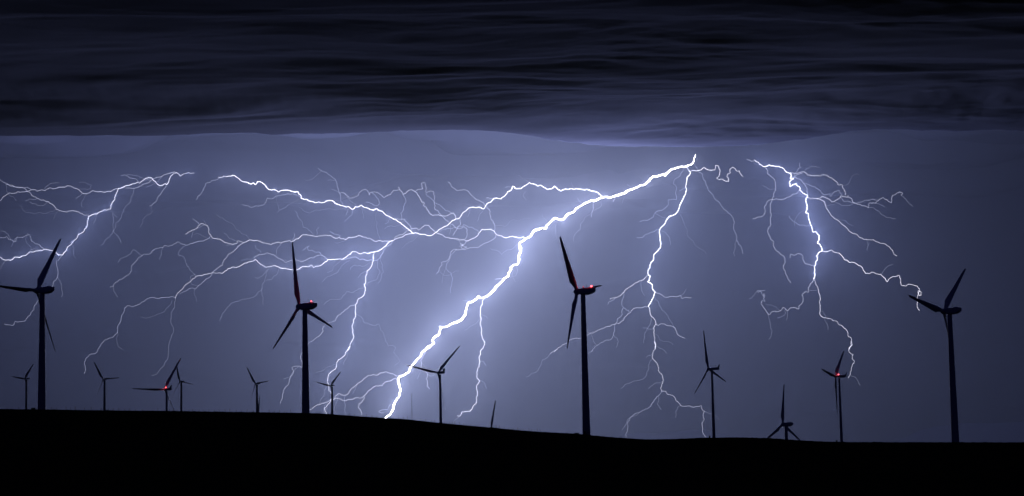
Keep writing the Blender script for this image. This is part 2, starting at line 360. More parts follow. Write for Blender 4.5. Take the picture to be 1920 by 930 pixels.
  (1.4, 1, '682.6,539.6 672.9,541.7 664.3,546.5 649.2,546.7 642.8,554.6 637.4,561.1 618.1,562.2 607.3,570.8'),
  (1.5, 2, '413.3,331.6 405.8,337 397.2,338.1 391.8,342.4 385.4,344.5 382.2,352 377.8,361.7 370.3,368.2 368.8,374.6'),
  (1.7, 2, '563.9,370.3 557.4,366 548.8,363.4 540.2,362.8 527.3,366 518.7,367.1 513.3,371.4 501.5,371 499.4,377.8 494,384.3 480,385.4 469.2,388.6 462.8,385.4 453.1,382.8'),
  (1.4, 1, '560.6,372.9 542.4,383.2 529.5,391.8 519.8,398.3'),
  (1.4, 0, '654.6,390.8 648.2,394 628.8,394 611.6,391.8 596.6,394 581.5,399.4 572.9,397.2 560,388.6'),
  (1.5, 1, '654.6,389.7 651.4,397.2 648.2,403.7'),
  (1.3, 0, '707.3,394 707.3,417.6 708.4,437 714.8,451'),
  (1.6, 1, '588.6,440.2 581.1,432.7 568.2,426.2 563.9,412.3 559.6,409 554.2,396.1'),
  (1.4, 1, '593.3,441.3 594,432.7 597.6,426.2'),
  (1.6, 2, '546.7,453.8 549.9,447.7 553.1,442.4 551.4,437'),
  (1.6, 2, '638.5,443.4 635.3,440.9 626.7,439.1 618.5,434.4'),
  (1.3, 0, '468.2,448.8 460.6,440.2 452,437 441.3,428.4 430.5,416.6 417.6,408 404.7,402.6'),
  (1.3, 1, '444.5,452 430.5,447.7 419.8,437'),
  (1.4, 1, '655.7,488 641.7,497.6 633.1,510.5 618.1,518.1 604.1,528.4'),
  (1.4, 1, '697.6,492.3 689,495.5 680.4,499.8 665.4,497 657.8,501.9 656.8,506.2'),
  (1.4, 1, '688.6,507.3 677.2,512.7 670.8,520.2'),
  (1.4, 1, '713.8,481.5 715.9,494.4 719.1,510.5 714.8,521.3 708.4,531'),
  (1.8, 2, '642.8,384.3 638.5,374.6 635.3,359.6 632,346.7 629.9,338.1 622.4,331.6 611.6,323 601.9,319.8 596.6,315.5'),
  (1.3, 1, '636.3,361.3 628.8,357.4 621.3,354.6'),
  (1.4, 0, '789,440.2 775.1,452 754.6,464.9'),
 ],
 'C': [
  (8, 7, '1303.9,289.7 1301.7,296.1 1300.2,303.7 1297.4,306.9 1289.9,310.1 1285.6,312.3 1279.1,312.3 1268.4,314.4 1257.6,318.7 1251.2,324.1 1247.3,329.5 1243.7,326.2 1237.2,329 1225.4,330.5 1218.9,335.5 1212.5,343.4 1207.1,347.1 1197.4,349.9 1186.7,354.2 1173.8,359.6 1161.9,364.3 1154.4,367.1 1139.4,369.2 1128.6,371.4 1120,374.6 1115.3,376.3 1109.9,375.7 1098.1,380.4 1090.5,385.4 1078.7,392.9 1070.1,399.4 1060.4,406.9 1055.1,411.8 1048.6,411.6 1038.9,409 1034.6,413.3 1030.3,417.6 1025.4,421.9 1023.9,428.4 1017.4,427.3 1009.9,429.9 1002.4,431.6 998.1,437 992.7,444.5 985.2,447.7 980.9,452 975.5,454.2 973.8,458.5 975.5,464.9 976.6,472.5 973.8,460 976.6,465.4 975.5,472.9 972.3,480.4 971.8,492.3 970.1,496.1 963.7,496.6 957.2,500.9 958.9,505.2 953.5,511.6 953.5,517 945.4,522.4 940,528.8 931.4,536.3 927.1,542.8 919.6,551.4 912,556.1 902.4,558.9 897,555.7 893.8,560 880.9,566.5 876.6,570.8 874.4,580.4 873.3,589 868,595.9 856.1,604.5 842.2,610.5 824.5,612.3 827.1,615.9 824.5,621.3 822.8,627.7 814.8,633.1 810.5,638.5 813.3,643.9 803,652.5 807.3,648.6 796.6,657.2 790.1,662.6 788.4,669 781.5,674.4 775.1,683 768.6,691.6 764.3,699.1 754.6,704.5 749.2,705.6 746,711 747.1,717.4 749.2,726 750.3,734.6 749.2,742.2 743.9,747.5 740.6,754 738.1,759.4 737.4,766.9 733.1,774.4 722.4,784.5'),
  (4.6, 6, '1141.1,368.6 1129.2,368.6 1124.9,364.9 1120.6,360.6 1113.1,358.5 1105.6,356.3 1093.8,355.7 1080.9,353.1 1075.5,355.3 1062.6,354.6 1051.8,358.1 1045.4,354.2 1039.6,348.8 1033.5,354.2 1023.9,353.5 1015.3,347.7 1009.9,348.4 1001.3,345.2 992.7,341.9 988.4,345.6 976.6,353.8 968,353.8 961.5,349.2 959.4,354.2 957.2,357.4 951.8,359.6 945.4,368.2 940,372.9 924.9,372.9 922.8,375.7 913.1,382.2 909.9,386.5 906.2,391.8 901.3,389.2 895.9,388.6 890.5,389.2 886.2,388.2 878.7,389.2 874.4,395.1 861.5,409 855.1,410.1 843.9,417.6 831,426.2 818.1,435.3 803,441.7 785.8,438.7 775.1,437.6'),
  (3.4, 5, '908.8,558.9 905.2,563.2 904.5,570.8 900.9,577.2 900.6,586.9 902.4,597.6 900.2,607.3 903.4,619.1 903.4,628.8 906.7,637.4 908.8,644.9 905.6,653.5 901.3,657.2 898.1,671.2 899.6,677.6 898.5,687.3 894.8,694.8 893.8,705.6 899.1,714.2 893.8,722.8 895.3,734.6 892.7,746.5 892.3,757.2 886.2,763.7 880.9,771.2 872.3,771.6 866.2,771.8 861.5,780.2 857.2,779.4'),
  (1.8, 2, '899.6,676.6 907.7,679.1 911,685.6'),
  (1.5, 1, '899.1,713.1 909.9,721.7 912,728.2'),
  (2.2, 4, '942.2,523 934.6,522.8 928.2,523.7'),
  (2, 4, '797.6,659.4 793.3,668 788.4,675.5 791.2,680.9 789.7,687.3 785.4,690.5 790.1,692.7 795.5,694.8 801.9,700.2 801.9,706.7 798.7,709.9 801.9,714.2 800.4,723.9 805.2,729.2'),
  (1.5, 2, '801.9,702.4 809.5,705.6 814.8,702.4'),
  (4, 5, '985.2,447.7 980.9,443.4 976.6,446 969,444.5 960.4,442.8 951.8,445.2 943.2,444.5 934.6,441.3 927.1,434.2 920.6,429.5 904.5,429.9 898.1,435.9 890.5,445.6 881.9,448.8 874.4,452'),
  (2.5, 4, '874.4,452 861.5,449.9 852.9,447.7 840,445.2 828.8,440.2 819.1,437 811.6,430.5 804.1,423 795.5,423 789,428.4 785.4,431.6 778.3,427.7 771.8,428.4 762.2,433.1 749.2,440.2 740.6,444.5 737.4,451'),
  (1.9, 3, '927.1,433.8 927.7,421.9 924.9,414.4 919.6,404.7 916.3,391.8 908.8,384.3 898.1,375.7 889.5,371.4 883,364.9 878.7,359.1 863.7,356.3 855.1,356.3 846.5,349.9 840,341.3'),
  (2, 3, '930.3,440.2 929.2,445.6 919.6,452 911,455.3 898.1,463.2 885.2,464.5 872.3,468.2 861.5,468.2 850.8,467.1 845.4,472.5 843.9,479.4 839.6,488 826.7,492.3 828.8,495.5 823.4,505.2 818.1,513.8'),
  (1.7, 2, '855.7,467.5 848.2,475.1 843.9,483.7 837.4,495.5 836.3,503 846,513.8 847.1,528.8 844.3,539.6 845.6,549.2'),
  (1.7, 3, '874.4,452 872.3,457.4 865.8,460.6 863.7,456.3 870.1,462.8 875.5,462.8 868,467.1 864.7,463.9 868,458.5 861.5,461.7'),
  (2, 3, '862.2,410.1 863.7,417.6 856.8,427.3 852.5,434.8 849.2,441.3'),
  (1.9, 3, '843.9,418.7 850.3,423 854.6,427.3 863.2,428.4 870.8,425.2 876.1,431.6 876.1,440.2 871.8,448.8'),
  (1.7, 2, '823.4,433.8 829.9,429.5 846,428.8 853.5,426.9'),
  (1.6, 2, '856.8,427.3 865.4,425.2 869.7,420.9 878.7,426.2 888.4,428.4 897,434.4'),
  (2.3, 4, '854.6,410.1 850.3,399.4 846,400.4 831,404.7 822.4,402.6 811.6,403.7 803,395.1 793.3,385.4 795.5,380 790.1,378.9 788,372.5 783.7,366 777.2,358.5 771.8,355.7 763.2,359.6 755.7,364.9 749.2,355.3 747.1,351'),
  (1.9, 3, '777.2,359.6 792.3,354.2 791.2,348.8 790.1,343.4 796.6,342.4 798.3,348.8 799.1,361.7 807.3,357.8 812.7,358.5 813.8,366 813.3,376.8 815.9,385.4 814.8,390.8 821.3,395.1 826.7,403.7 831,406.9 837.4,413.3 841.7,417.6'),
  (1.7, 2, '849.2,399.4 841.7,396.1 835.3,395.1 823.4,383.2 813.8,377.8 807.3,371.4 798.3,362.8'),
  (1.8, 3, '749.2,355.3 747.1,356.3 738.5,356.3 732,364.9 725.6,367.1 719.1,369.9 713.8,364.9 708.4,360.6 699.8,360 693.3,361.7 692.3,366 691.6,360.6 684.7,355.3 677.2,358.5 672.9,362.8 671.8,367.1 665.4,369.2 655.7,371.4 650.3,366 646,362.4 636.3,361.7'),
  (1.6, 2, '697.6,360.6 700.9,364.9 706.2,370.3 711.6,380 708.4,385.4 703,385.4 694.4,381.1 685.8,378.9'),
  (1.6, 2, '755.7,366 761.1,378.9 756.8,391.8 751.4,399.4 752.5,413.3'),
  (1.8, 3, '771.8,428.4 766.5,420.9 758.9,411.6 751.4,410.8 736.3,409'),
  (1.7, 3, '923.9,374 916.3,370.8 912,371.4'),
  (1.5, 2, '960.4,349.2 954,350.5 946.5,351'),
  (1.4, 2, '969,353.1 975.9,349.9 973.3,351'),
  (1.3, 1, '986.2,359.6 980.9,367.1 986.2,374.6'),
  (1.3, 1, '906.2,391.8 900.2,400.4 894.8,414.4'),
  (1.4, 1, '928.2,423 936.8,422.4 946.5,424.5 954,417.6 962.6,411.6 973.3,415.1 981.9,410.1 994.8,409'),
  (1.4, 1, '975.1,455.3 970.1,457.4 960.4,467.1 947.5,471.4 941.1,477.4 919.6,466'),
  (1.9, 3, '1115.3,376.8 1112,385.4 1113.1,390.8 1109.9,399.4 1108.8,406.9'),
  (1.4, 1, '1128.2,374 1128.2,385.4 1115.3,394 1098.1,406.9 1087.3,419.8 1088.4,430.5 1077.6,440.2 1075.5,453.1'),
  (1.6, 2, '1097,379.4 1086.2,377.8 1083,371.4'),
  (1.3, 1, '990.5,342.4 981.9,335.9 971.2,328.4'),
  (1.3, 0, '1046.5,411.2 1042.2,432.7 1041.1,440.2 1043.2,448.8 1035.7,453.1'),
  (2.2, 4, '1156.1,366.5 1152.3,373.5 1149,377.8'),
  (1.5, 2, '1186.7,352.7 1181.3,349.2 1175.9,346.2'),
  (2.1, 4, '748.2,705.2 738.5,701.9 729.9,699.1 721.3,697.6 712.7,699.1 705.2,703.9 699.8,701.9 689,704.5 683.7,708.8 678.3,714.2 669.7,719.6 660,727.1 654.6,735.7 648.2,740.6 639.6,740 634.2,737.8 628.8,742.2 625.6,750.1'),
  (2.2, 4, '747.1,707.1 738.5,709.9 732,714.2 723.4,715.7 718.1,719.6 715.9,723.4 708.4,723.9 699.8,726 691.2,732.5 686.9,737.8 681.5,742.8 674,746.9 667.5,745.4 658.9,748.6 649.2,751.4 641.7,750.8 635.3,747.5 628.8,746.9 620.2,750.8 611.6,754 599.8,758.3 592.3,760.9 585.8,765.8 579.4,771.2'),
  (2, 4, '682.6,743.2 682.6,748.6 674,756.1 671.8,763.7 676.1,769 677.2,780.9'),
  (1.9, 3, '738.1,758.3 729.9,760.4 726.7,768 717,768.6 711.6,770.1 710.1,772.9 714.8,774.4 720.2,774.4'),
  (1.3, 1, '613.8,715.3 608.4,732.5 603,747.5 598.7,758.3'),
 ],
 'E': [
  (4, 6, '1285.6,312.3 1288.8,315.5 1292,319.8 1294.6,324.1 1289.9,330.5 1287.7,339.1 1285.6,348.8 1286.7,357.4 1282.4,368.2 1278.1,377.8 1273.8,385.4 1272.3,391.8 1268.8,398.3 1259.8,404.3 1251.2,409.5 1248,415.5 1241.5,424.1 1237.2,429.9 1236.1,437 1237.2,443.4 1238.7,454.2 1238.9,462.8 1232.9,471.4 1226.5,476.1 1225.4,486.9 1220.6,491.2 1218.9,499.8 1215.3,506.2 1215.7,514.8 1218.9,517 1217.8,524.5 1214.6,528.4 1223.2,534.2 1224.3,542.8 1228.6,547.7 1225.4,556.8 1220,566.5 1215.7,574.6'),
  (2.8, 4, '1215.7,574.6 1218.5,582.6 1219.4,589 1226.5,597.6 1229.2,601.9 1229.7,608.4 1225.8,614.8 1226.5,625.6 1227.5,636.3 1229.2,647.1 1228.6,654.6 1227.5,640 1229.7,646.5 1228.6,654 1224.3,661.5 1223.2,672.3 1229.7,678.7 1234,685.2 1234,694.8 1239.4,700.2 1242.6,708.8 1243.7,714.2 1240.4,720.6 1238.7,728.2 1240.4,733.5'),
  (2, 2, '1240.4,733.5 1237.2,738.9 1230.8,744.3 1225.4,752.9 1221.1,758.3 1214.6,765.8 1206,769 1198.5,773.8 1189.9,775.9 1182.4,781.9 1177,790.5 1175.9,794.8 1177.6,800.2 1176.3,808.8 1173.1,814.2 1173.8,821.1'),
  (2, 3, '1240.4,732.9 1249,733.5 1252.3,740 1258.7,741.1 1265.2,745.4 1266.7,750.8 1272.7,755.1 1275.9,760.4 1287.7,761.5 1297.4,763.2 1308.2,762.2 1314.6,760.4 1315.7,766.9 1321.1,771.2 1318.3,779.8 1319.6,788.4 1315.7,793.8 1317.8,803.4 1317.4,809.9 1324.3,819.6'),
  (1.4, 1, '1275.9,760.4 1270.5,764.1 1267.3,773.3 1266.7,783'),
  (1.5, 1, '1234,742.2 1232.3,757.2 1236.1,763.7 1240,768'),
  (1.4, 1, '1223.2,673.3 1217.8,679.8 1215.7,685.2 1215.7,693.8 1212.5,703.4 1201.7,712 1187.7,714.2 1174.8,719.6 1164.1,728.2'),
  (1.4, 1, '1229.7,647.5 1237.2,653.3 1249,661.5'),
  (1.4, 1, '1224.3,661.5 1217.8,666.2 1211.4,670.1'),
  (2.5, 4, '1215.7,515.5 1209.2,521.3 1203.9,525.6 1197.4,527.7 1184.5,535.7 1175.9,541.3 1170.5,547.1 1164.1,553.5 1154.4,557.8 1143.7,560.6'),
  (1.9, 2, '1170.5,547.1 1169.5,556.8 1165.6,565.4 1169,576.1 1166.9,589 1157.6,597.6 1156.1,605.2 1152.3,619.1 1150.1,627.7 1143.7,637.4 1130.8,641.7 1120,646.7 1116.3,649.2 1109.9,658.9 1111,657.2 1103.4,662.6'),
  (2.2, 3, '1215.7,574.6 1201.7,577.2 1187.7,578.3 1181.3,586.9 1172.7,593.3 1169.5,600.9 1160.9,606.7 1156.1,605.2 1143.7,611.6 1132.9,615.3 1126.5,616.6 1115.3,622.4 1104.5,626.7 1087.3,634.6 1074.4,635.3 1066.9,639.6 1059.4,644.9 1050.8,650.3 1038.9,660 1045.4,655.1 1031.4,663.7'),
  (1.4, 1, '1031.4,663.7 1027.1,669 1017.4,674.4 1014.2,685.2 1002.4,699.1 986.2,706.7'),
  (1.6, 2, '1169.5,577.2 1178.1,581.5 1181.3,585.8'),
  (1.3, 1, '1150.1,627.7 1159.8,640.6 1155.5,651.4'),
  (1.6, 2, '1153.3,558.5 1151.2,562.2 1141.5,566.5 1139.4,570.8'),
  (2.2, 3, '1228.6,547.7 1236.1,550.3 1242.6,554 1253.3,557.4 1268.4,556.8 1275.9,554 1279.1,559.6 1296.3,558.5'),
  (1.3, 1, '1277,554.6 1283.4,547.1 1286.7,541.7'),
  (1.9, 3, '1229.7,608.4 1234,609.9 1242.6,607.3 1253.3,610.5 1261.9,612.3 1268.4,621.3 1270.5,627.7 1280.2,633.1 1284.5,634.2'),
  (1.3, 1, '1227.1,556.8 1235.1,567.5 1240.4,580.4 1252.3,591.2 1261.9,608.4 1268.4,619.1'),
  (1.3, 1, '1221.1,593.3 1214.6,614.8 1209.2,624.5 1207.1,642.8'),
  (2.5, 5, '1293.1,320.9 1298.5,319.8 1308.2,319.8 1318.9,314.4 1329.7,319.1 1340.4,318.7 1341.5,310.1 1346.9,311.2 1350.1,318.7 1348,330.5 1343.7,333.8 1349,337 1355.5,335.9 1360.9,340.2 1366.2,340.2 1366.2,335.9 1363,330.5 1364.1,326.2 1369.5,323 1368.4,317.6 1373.8,313.3 1378.1,315.5 1381.3,320.9 1386.7,319.8 1388.8,326.2 1392.7,331.2'),
  (1.6, 2, '1300.2,304.7 1307.1,315.5 1309.2,321.9 1316.8,325.6 1317.8,331.6 1323.2,341.3 1327.5,354.2 1336.1,363.9 1341.5,374.6 1351.2,383.2 1357.6,392.9 1373.8,408 1377.6,416.6 1374.8,428.4 1381.3,441.3 1380.2,449.9 1389.9,462.8 1393.1,475.7'),
  (1.5, 2, '1285.6,313.3 1281.3,316.6 1275.9,326.2 1274.8,330.5 1264.1,337 1262.6,344.5 1268,349.9 1266.9,359.6 1268,374.6 1253.3,374.2 1250.1,387.5 1240.4,395.1 1228.6,398.3 1225.4,406.9 1214.6,413.3 1199.6,415.5'),
  (1.7, 2, '1286,352 1279.1,354.8 1273.8,357.8'),
  (1.7, 2, '1237.2,429.9 1225.4,434.8 1210.3,439.1 1206,444.5 1194.2,445.2'),
  (1.3, 0, '1270.5,391.8 1280.2,413.3 1287.7,428.4 1289.9,443.4 1300.6,453.1 1309.2,463.9 1324.3,475.7'),
 ],
 'F': [
  (4, 6, '1415.1,299.4 1420.4,303.7 1430.1,311.8 1441.9,309 1452.7,311.6 1462.4,313.3 1471,318.7 1482.8,324.5 1483.9,330.5 1481.3,333.8 1488.2,335.5 1480,341.3 1481.7,349.9 1488.2,345.6 1492.5,344.1 1498.9,349.9 1499.4,356.3 1506.5,362.8 1514,366 1513.3,370.3 1510.8,374.6 1513.5,385.4 1512.9,392.9 1510.1,398.3 1515.1,400 1516.1,409 1519.4,419.8 1522.6,428.4 1523.7,434.8 1529,434.2 1535.9,441.3 1535.9,448.8 1532.3,455.3 1539.8,462.8 1541.3,471 1540.9,470.8 1533.3,477.2 1531.2,479.4 1532.3,488 1529,492.3 1526.5,499.8 1526.9,509.5 1525.4,522.4'),
  (2.1, 3, '1525.4,522.4 1520.4,531 1515.1,538.5 1516.8,543.9 1515.1,548.2 1508.6,547.7 1503.7,552.9 1505.8,560 1503.2,569.7 1497.8,574 1496.8,580 1492.5,577.2 1482.8,576.8 1475.3,583 1473.1,579.4 1466.7,577.2 1463.4,582.6 1455.9,585.2 1448.4,583.7 1444.1,589.5 1439.8,588 1435.5,580.4 1431.2,576.1 1426.9,569.7 1428,564.3'),
  (1.5, 2, '1428,564.3 1434.4,565.4 1431.2,560 1434.4,554.6 1432.3,550.3 1432.3,557.8 1429,552.5 1425.8,546 1421.5,548.2 1420.4,544.9 1434.4,544.3'),
  (1.3, 1, '1420.4,544.9 1415.1,550.3 1409.7,558.9 1404.3,559.4'),
  (2.5, 4, '1525.4,522.4 1530.1,534.2 1534.4,542.8 1535.1,549.2 1537.6,554.6 1537.6,563.2 1535.9,566.5 1538.3,572.9 1537.6,582.6 1537.2,589 1539.8,593.3 1550.5,596.6 1561.3,600.9 1571,604.1 1574.2,609.5 1580.6,612.7 1587.1,619.1 1590.3,624.5 1590.3,631 1595.7,633.1 1595.7,640.6 1597.8,646 1592.5,651.4 1592,655.7 1595.7,640 1597.8,646.5 1591.4,652.9 1593.5,661.5 1600,664.7 1597.8,672.3 1602.2,677.6 1597.8,684.1 1596.3,693.8 1594.2,702.4 1590.3,708.8'),
  (2.6, 5, '1541.3,470.8 1549.5,471.8 1559.1,468.6 1565.6,473.3 1573.1,474.4 1579.6,481.5 1583.9,487.5 1589.2,488.6 1592.5,492.3 1602.2,492.3 1614,498.7 1618.3,506.2 1622.6,512.7 1629,513.3 1634.4,510.1 1643,513.8 1651.6,514.4 1660.2,522.4 1663.4,528.8 1666.7,523.4 1675.3,518.5 1684.9,515.9 1688.2,522.4 1688.2,529.9 1691.4,535.3 1698.9,536.3 1703.2,532.7 1720,536.3 1724.3,541.7 1724.7,546 1721.5,548.2 1723.7,554.6 1727.3,553.5 1726.9,547.1 1721.5,544.9 1720.9,554.6 1719.4,561.1 1720,576.1 1723.7,582.6'),
  (2, 3, '1526.5,497.6 1519.4,496.6 1510.8,494.8 1505.4,486.9 1505.4,479.8 1497.8,475.1 1490.3,478.3 1482.8,476.1 1481.3,483.7'),
  (1.4, 1, '1652.7,513.8 1658.1,505.2 1666.7,497.6 1674.2,495.5'),
  (2.4, 4, '1514,368.2 1520.4,372.9 1529,372 1537.6,371.4 1543,368.2 1553.8,372.9 1559.1,378.9 1563.4,377.8 1575.3,370.3 1577.4,367.1 1590.3,369.2 1590.3,366'),
  (2.2, 4, '1531.2,372.5 1541.9,375.7 1548.4,385.4 1553.8,396.1 1564.5,410.1 1582.8,423 1594.6,434.8 1612.9,445.6 1623.7,448.4 1637.6,448.8 1647.3,454.6 1661.3,458.1 1668.8,464.9 1674.2,470.3 1673.1,469.7 1676.3,477.2 1681.7,480.4'),
  (2.1, 4, '1482.8,324.1 1494.6,325.2 1507.5,321.9 1514,328.4 1526.9,329.9 1536.6,329.9 1543,327.7 1552.7,330.5 1563.4,337 1571,346.7 1578.5,346.2 1582.8,355.3 1584.9,366'),
  (1.8, 3, '1484.9,332.7 1492.5,332.7 1500,336.3 1505.4,342.4 1511.8,351 1512.9,357.4 1514,366'),
  (1.6, 2, '1506.5,343.4 1524.7,349.9 1533.3,354.2 1543,363.9 1554.8,363.4 1558.1,368.2 1561.3,362.2 1574.2,357.8 1578.5,366'),
  (1.6, 3, '1487.1,333.8 1490.3,331.6 1504.3,326.2'),
  (1.4, 2, '1488.2,333.8 1490.3,326.2 1494.6,320.9 1501.1,314.4 1500,305.8'),
  (1.8, 3, '1590.3,369.2 1597.8,373.5 1600,380 1611.8,382.8 1628,389.7 1631.2,380 1640.9,381.1 1648.4,373.5 1655.9,370.3 1664.5,375.7 1671,380.6 1673.1,366 1679.6,363.9 1687.1,360 1692.5,362.8 1689.2,366.5'),
  (1.4, 2, '1576.3,368.2 1578.5,372.5 1582.8,377.8 1600,380.4 1615.1,378.9 1630.1,375.7 1645.2,375.1'),
  (1.3, 1, '1563.4,378.9 1569.9,381.1 1584.9,385.4 1600,382.2'),
  (1.3, 1, '1628,388.6 1638.7,389.7 1649.5,397.2 1658.1,404.7 1679.6,410.1'),
  (1.3, 1, '1689.2,366.5 1695.7,371.4 1701.1,376.8 1711.8,387.5'),
  (1.8, 3, '1430.1,311.8 1439.8,320.9 1440.4,327.3 1448.4,332.7 1453.8,344.5 1453.8,354.2 1450.5,362.8 1447.7,374.6 1444.1,387.5 1445.8,400.4 1445.6,421.9 1439.8,430.5 1440.4,438.1 1444.1,447.7 1451.6,453.1 1451,462.8 1458.1,471.4 1468.8,479.4 1469.9,496.6 1473.1,513.8 1482.8,529.9'),
  (1.8, 3, '1498.9,356.3 1495.7,361.3 1486,363.9 1475.3,369.9 1467.7,374.2 1448.4,374.6 1438.7,377.8 1433.3,387.5 1432.3,402.6 1423.7,406.9 1416.1,410.1 1411.8,409.5'),
  (1.5, 2, '1519.4,420.9 1512.9,424.1 1500,422.4 1490.3,415.9 1479.6,404.7'),
  (1.5, 3, '1416.1,301.5 1408.6,302.6 1400,298.9'),
  (1.3, 1, '1508.6,320.9 1512.9,315.5 1520.4,312.3 1529,312.3 1535.5,314.4'),
 ],
}

BOLT_DEPTH = {'A': 10300.0, 'B': 10250.0, 'C': 9850.0, 'E': 9900.0, 'F': 9950.0}
BOLT_LABEL = {
    'A': 'lightning running out past the left edge, behind the tallest left turbine',
    'B': 'long crawling lightning with the widest fan of branches, left of the thick main stroke',
    'C': 'thickest and brightest lightning stroke, slanting down to the hill crest, with arched side channels',
    'E': 'forked lightning dropping from the cloud right of the brightest lit turbine, towards the hill',
    'F': 'ragged lightning at the right of the sky, ending above a small lit turbine',
}

def jitter(pts, rng):
    """fractal kinks between the traced points"""
    for amp in (0.15, 0.16):
        out = [pts[0]]
        for a, b in zip(pts, pts[1:]):
            dx, dy, dz = b[0] - a[0], b[1] - a[1], b[2] - a[2]
            L = math.hypot(dx, dy)
            if L > 2.6:
                s = rng.uniform(-amp, amp); m = 0.5 + rng.uniform(-0.15, 0.15)
                out.append((a[0] + dx * m - dy * s, a[1] + dy * m + dx * s, a[2] + dz * m + rng.uniform(-0.2, 0.2) * L * 2.5))
            out.append(b)
        pts = out
    return pts

def tube(points, radii, n):
    rings = []
    P = [Vector(p) for p in points]
    up = Vector((0, 1, 0))
    for i, p in enumerate(P):
        t = (P[min(i + 1, len(P) - 1)] - P[max(i - 1, 0)]).normalized()
        a = t.cross(up)
        if a.length < 0.15: a = t.cross(Vector((1, 0, 0.3)))
        a.normalize(); b = t.cross(a)
        rings.append([p + (a * math.cos(q) + b * math.sin(q)) * radii[i] for q in [2 * math.pi * j / n for j in range(n)]])
    return ring_loft(rings)

def lamp(name, loc, parent, power, color, radius=0.0):
    l = bpy.data.lights.new(name, 'POINT')
    l.energy = power; l.color = color; l.shadow_soft_size = radius
    l.use_soft_falloff = False
    o = bpy.data.objects.new(name, l)
    o.location = loc; o.parent = parent
    col.objects.link(o)
    return o

WIDTH_GAIN, TAPER = 0.42, 0.55
def build_bolt(key):
    rng = random.Random(ord(key))
    base_d = BOLT_DEPTH[key]
    placed = []
    root = None
    for n, (w, lv, text) in enumerate(with_twigs(key)):
        p2 = list(text)
        flip = False
        if placed:
            def near(p): return min(placed, key=lambda q: (q[0] - p[0]) ** 2 + (q[1] - p[1]) ** 2)
            s, e = near(p2[0]), near(p2[-1])
            ds = math.hypot(s[0] - p2[0][0], s[1] - p2[0][1]); de = math.hypot(e[0] - p2[-1][0], e[1] - p2[-1][1])
            if de < ds: p2.reverse(); s = e; flip = True
            d0 = s[2]
        else:
            d0 = base_d
        # the channel wanders in depth as much as it does sideways
        slope = rng.uniform(-0.7, 0.7); d = d0; p3 = [(p2[0][0], p2[0][1], d0)]
        for a, b in zip(p2, p2[1:]):
            L = math.hypot(b[0] - a[0], b[1] - a[1]) * 2.5
            slope += rng.uniform(-0.35, 0.35); slope = max(-0.9, min(0.9, slope * 0.9 - 0.0006 * (d - base_d)))
            d += slope * L
            p3.append((b[0], b[1], d))
        p3 = jitter(p3, rng)
        if n == 0: placed.extend(p3)
        else: placed.extend(p3)
        pts = [at(*q) for q in p3]
        pts = [Vector((p.x, p.y, min(p.z, 1760.0))) for p in pts]
        if root is None:
            root = empty('lightning_bolt', min(pts, key=lambda p: p.z))
            tag(root, BOLT_LABEL[key], 'lightning', 'lightning strokes of one discharge')
        m = len(pts); rad = []
        for i in range(m):
            t = i / (m - 1)
            tp = 1.0 if lv == 7 else (1.0 - TAPER * t ** 1.3 if n else min(1.0, 0.12 + t * 9.0))
            if n == 0 and key == 'C': tp = min(1.0, 0.2 + t * 14)
            bead = 0.85 + 0.25 * math.sin(i * 0.23 + n) * math.sin(i * 0.071 + 2 * n) + 0.1 * rng.uniform(-1, 1)
            rad.append(max(0.5, 0.5 * w * WIDTH_GAIN * (0.86 if lv == 7 else 0.58) * p3[i][2] / F_PX * tp * bead))
        local = [p - root.location for p in pts]
        v, f = tube(local, rad, 8 if w > 3 else 5)
        link_mesh('channel' if n == 0 else 'branch', v, f, MAT_BOLT[lv], root)
        # the light this stroke throws on rain and cloud
        if lv >= 6 or n == 0 or (lv == 5 and w >= 3.2):
            step = 60.0
            acc = step * 0.5; side = 1
            if n == 0 and key != 'E':                       # the channel lights up the cloud it comes out of
                lamp('stroke_light', local[2] + Vector((0, -rad[2] - 5, -8)), root, STROKE_POWER * 0.10, STROKE_TINT[key])
            for i in range(1, m):
                acc += (pts[i] - pts[i - 1]).length
                if acc >= step:
                    acc -= step; side = -side
                    off = (rad[i] + 4.0) * side
                    lamp('stroke_light', local[i] + Vector((0, off, 0)), root, STROKE_POWER * LIGHT_GAIN[key] * (1.0 - 0.8 * min(1, max(0, (pts[i].z - 1250) / 260))) * (1.0 if lv == 7 else 1.0 - 0.65 * i / m) * (w / 8.0) ** 1.6 * step / 70.0, STROKE_TINT[key])
    return root

def with_twigs(key):
    """the traced channels plus hair-thin twigs leaving them, as on every long exposure of a stroke"""
    rng = random.Random(100 + ord(key))
    out = [(w, lv, [tuple(float(c) for c in q.split(',')) for q in text.split()]) for w, lv, text in BOLT_PATHS[key]]
    spots = []
    for w, lv, p in out:
        if lv >= 2:
            for a, b in zip(p[2:], p[3:]):
                if math.hypot(b[0] - a[0], b[1] - a[1]) > 3: spots.append((a, b, lv))
    rng.shuffle(spots)
    for a, b, lv in spots[:TWIGS[key]]:
        ang = math.atan2(b[1] - a[1], b[0] - a[0]) + rng.choice((-1, 1)) * rng.uniform(0.5, 1.2)
        if math.sin(ang) < -0.55: ang = -ang
        p = [a]; n = rng.randint(4, 10)
        for i in range(n):
            ang += rng.uniform(-0.75, 0.75) if i % 2 else rng.uniform(-0.3, 0.3); L = rng.uniform(2.5, 6.5)
            p.append((p[-1][0] + L * math.cos(ang), p[-1][1] + L * math.sin(ang)))
        out.append((1.4, rng.choice((0, 1, 1)), p))
    return out

